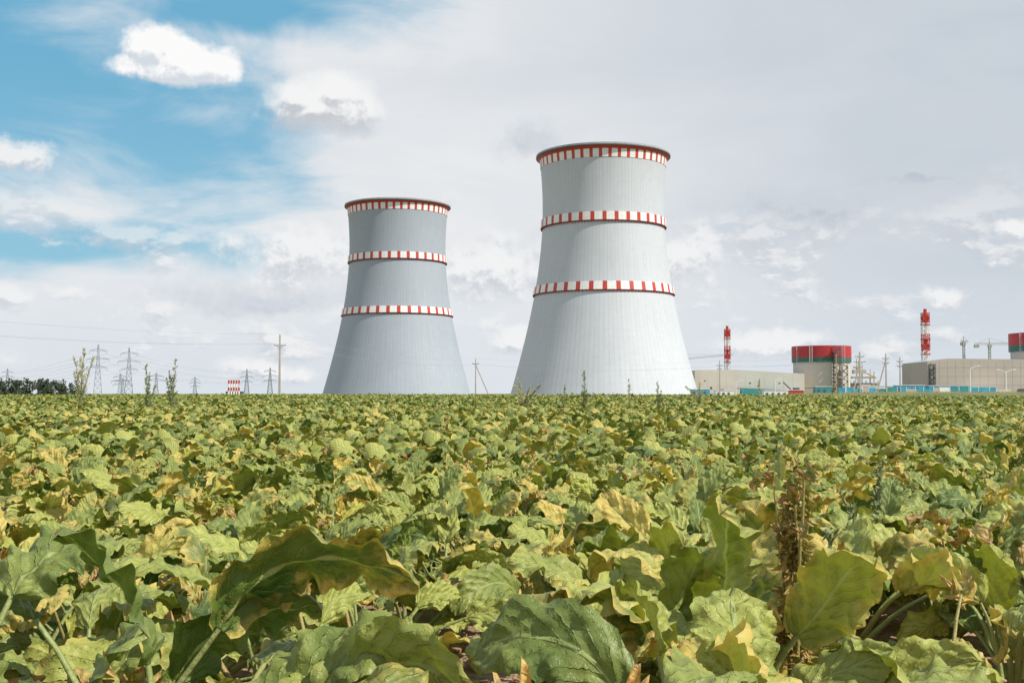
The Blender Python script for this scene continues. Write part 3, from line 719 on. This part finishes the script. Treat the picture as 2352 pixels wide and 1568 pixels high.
def lamp(x, y, zt, arms=(1,)):
    mb = MB(); zb = terrain(x, y)-0.2; mb.beam((0, 0, zb), (0, 0, zt-0.5), 0.17, w2=0.11)
    for s in arms:
        pr = Vector((0, 0, zt-0.5))
        for k in range(1, 7):
            t = k/6; c = Vector((s*1.3*math.sin(t*1.4), 0, zt-0.5+0.5*math.sin(t*1.57))); mb.beam(pr, c, 0.09); pr = c
        mb.box(min(pr.x, pr.x+s*0.65), max(pr.x, pr.x+s*0.65), -0.13, 0.13, pr.z-0.07, pr.z+0.07)
    mb.obj('street_lamp', [WHT], loc=(x, y, 0))
lamp(88.6, 220, 6.2, (1,)); lamp(95.5, 220, 5.5, (-1, 1)); lamp(88, 300, 5.2, (-1,)); lamp(74, 320, 5.0, (1,)); lamp(63, 320, 4.6, (1,))

# ------------------------------------------------------------------ fence, cabins
mb = MB(); rr = random.Random(3)
x = 86.0
while x < 126:
    w = rr.uniform(1.6, 2.9); y = 300
    c = rr.choice([0, 0, 1, 2, 0, 0, 3]); mb.box(x, x+w-0.06, y, y+0.08, -2, 2.4+rr.choice([0, 0.12, -0.3]), c)
    mb.box(x+w-0.12, x+w, y-0.05, y+0.12, -2, 2.7, 1); x += w
mb.obj('construction_fence', [BLU, WHT, TEAL, BEI2])
def cabin(x, y, w, h, mat, roof=WHT):
    mb = MB(); zb = terrain(x, y)-0.2; t = h
    mb.box(x, x+w, y, y+3, zb, t, 0); mb.box(x-0.12, x+w+0.12, y-0.12, y+3.12, t+0.003, t+0.16, 1)
    k = x+0.5
    while k < x+w-1.2: mb.box(k, k+0.8, y-0.04, y-0.005, t-1.5, t-0.6, 2); k += 1.7
    mb.obj('site_cabin', [mat, roof, DRK])
for (x, y, w, h, mt) in ((60, 380, 6, 2.2, BLU), (68, 380, 6, 1.8, WHT), (73, 330, 7, 1.7, WHT), (80, 332, 5, 1.8, RED), (98, 320, 9, 2.9, WHT), (108, 320, 8, 3.1, BLU), (118, 322, 12, 3.0, BLU), (88, 330, 5, 2.8, TEAL)):
    cabin(x, y, w, h, mt)
mb = MB(); mb.box(0, 4, 0, 2, -2, 1.9, 0); mb.beam((2, 1, 1.8), (-0.6, 1, 4.3), 0.3, 1); mb.box(2.6, 4.1, -0.1, 2.1, 1.9, 2.6, 1)
for k in (0.7, 2.0, 3.4): mb.beam((k, -0.2, -1.2), (k, 2.2, -1.2), 1.0, 1)
mb.obj('mobile_crane', [RED, DRK], loc=(83, 345, 0))

# ------------------------------------------------------------------ vegetation
FOL = simple('dark_foliage', (0.035, 0.055, 0.025), 0.8, var=0.5, scale=0.4)
BRK = simple('bark', (0.10, 0.075, 0.05), 0.9)
mb = MB(); rr = random.Random(12)
for k in range(130):
    x = -420+k*1.46+rr.uniform(-1, 1); y = 600+rr.uniform(-12, 12); zb = -8.4; H = rr.uniform(15.0, 17.8)*(1 if x < -237 else 0.85)
    mb.beam((x, y, zb), (x, y, zb+H*0.8), 0.5, 1, 0.15)
    for q in range(5):
        a = rr.uniform(0, 6.28); z = zb+H*rr.uniform(0.3, 0.7); mb.beam((x, y, z), (x+2*math.cos(a), y+2*math.sin(a), z+1.5), 0.18, 1, 0.05)
    lob = [(x+rr.uniform(-1.5, 1.5), y+rr.uniform(-1.5, 1.5), zb+H*(0.3+0.12*q), rr.uniform(1.4, 2.4)) for q in range(6)]
    for q in range(260):
        lx, ly, lz, lr = rr.choice(lob); v = Vector((rr.gauss(0, 1), rr.gauss(0, 1), rr.gauss(0, 1))).normalized()*lr*rr.uniform(0.4, 1.0)
        c = Vector((lx, ly, lz))+v; s = rr.uniform(0.3, 0.8); u = Vector((rr.gauss(0, 1), rr.gauss(0, 1), rr.gauss(0, 1))).normalized(); w = u.orthogonal().normalized()
        mb.quad([c-u*s, c+w*s*0.7, c+u*s, c-w*s*0.7])
mb.obj('distant_tree_row', [FOL, BRK])

WG = simple('weed_green', (0.17, 0.20, 0.07), 0.7, var=0.35, scale=6); WY = simple('weed_seedhead', (0.42, 0.38, 0.17), 0.8, var=0.3, scale=6)
def weed(x, y, zt, kind=0, seed=0, spread=0.35, nst=3):
    rr = random.Random(seed); mb = MB(); zb = terrain(x, y); H = zt-zb; sc = max(0.45, min(1.0, H/1.5))
    for s in range(nst):
        hh = H*(1 if s == 0 else rr.uniform(0.55, 0.92)); lean = Vector((rr.uniform(-1, 1)*spread, rr.uniform(-1, 1)*spread, 0))*(0.3 if s == 0 else 1)
        pr = Vector((0, 0, zb)); N = 10
        for k in range(1, N+1):
            t = k/N; c = Vector((lean.x*t*t, lean.y*t*t, zb+hh*t)); mb.beam(pr, c, 0.018*(1.1-t)+0.005, 0)
            if t > 0.35:
                for b in range(4 if kind == 0 else 6):
                    a = rr.uniform(0, 6.28); bl = (0.26*(1.15-t)+0.04)*rr.uniform(0.6, 1.3)*H/1.9
                    d = Vector((math.cos(a)*0.6, math.sin(a)*0.6, 0.85)); st = pr.lerp(c, rr.random()); en = st+d*bl; mb.beam(st, en, 0.008, 0, 0.004)
                    for q in range(6 if kind == 0 else 13):
                        p = st.lerp(en, rr.uniform(0.2, 1)); L = (rr.uniform(0.03, 0.07) if kind == 0 else rr.uniform(0.02, 0.045))*sc
                        u = Vector((rr.gauss(0, 1), rr.gauss(0, 1), rr.gauss(0.4, 1))).normalized(); w = u.orthogonal().normalized()*L*0.3
                        mb.quad([p, p+u*L*0.5+w, p+u*L, p+u*L*0.5-w], 1 if (kind == 1 and t > 0.4) else 0)
            pr = c
    mb.obj('weed_plant', [WG, WY], loc=(x, y, 0))
for i, (X, Y, Z, kd, sp, ns) in enumerate([(-14.38, 38, 2.42, 1, 0.35, 5), (-12.16, 38, 1.85, 0, 0.4, 4), (-10.72, 36, 1.95, 0, 0.25, 3), (-11.6, 39, 1.42, 1, 0.4, 3), (0.33, 36, 1.34, 1, 0.8, 6), (2.16, 34, 1.52, 0, 0.25, 3),
        (1.55, 34, 1.12, 0, 0.15, 2), (4.12, 40, 1.38, 1, 0.1, 1), (4.38, 34, 1.24, 0, 0.2, 2), (8.68, 40, 1.38, 1, 0.2, 1), (9.87, 60, 1.5, 1, 0.9, 5), (42.2, 150, 2.9, 0, 0.9, 7)]):
    weed(X, Y, Z, kd, i, sp, ns)
weed(0.80, 2.95, 0.54, 0, 77, 0.10, 2); weed(1.45, 4.6, 0.62, 0, 78, 0.15, 3)
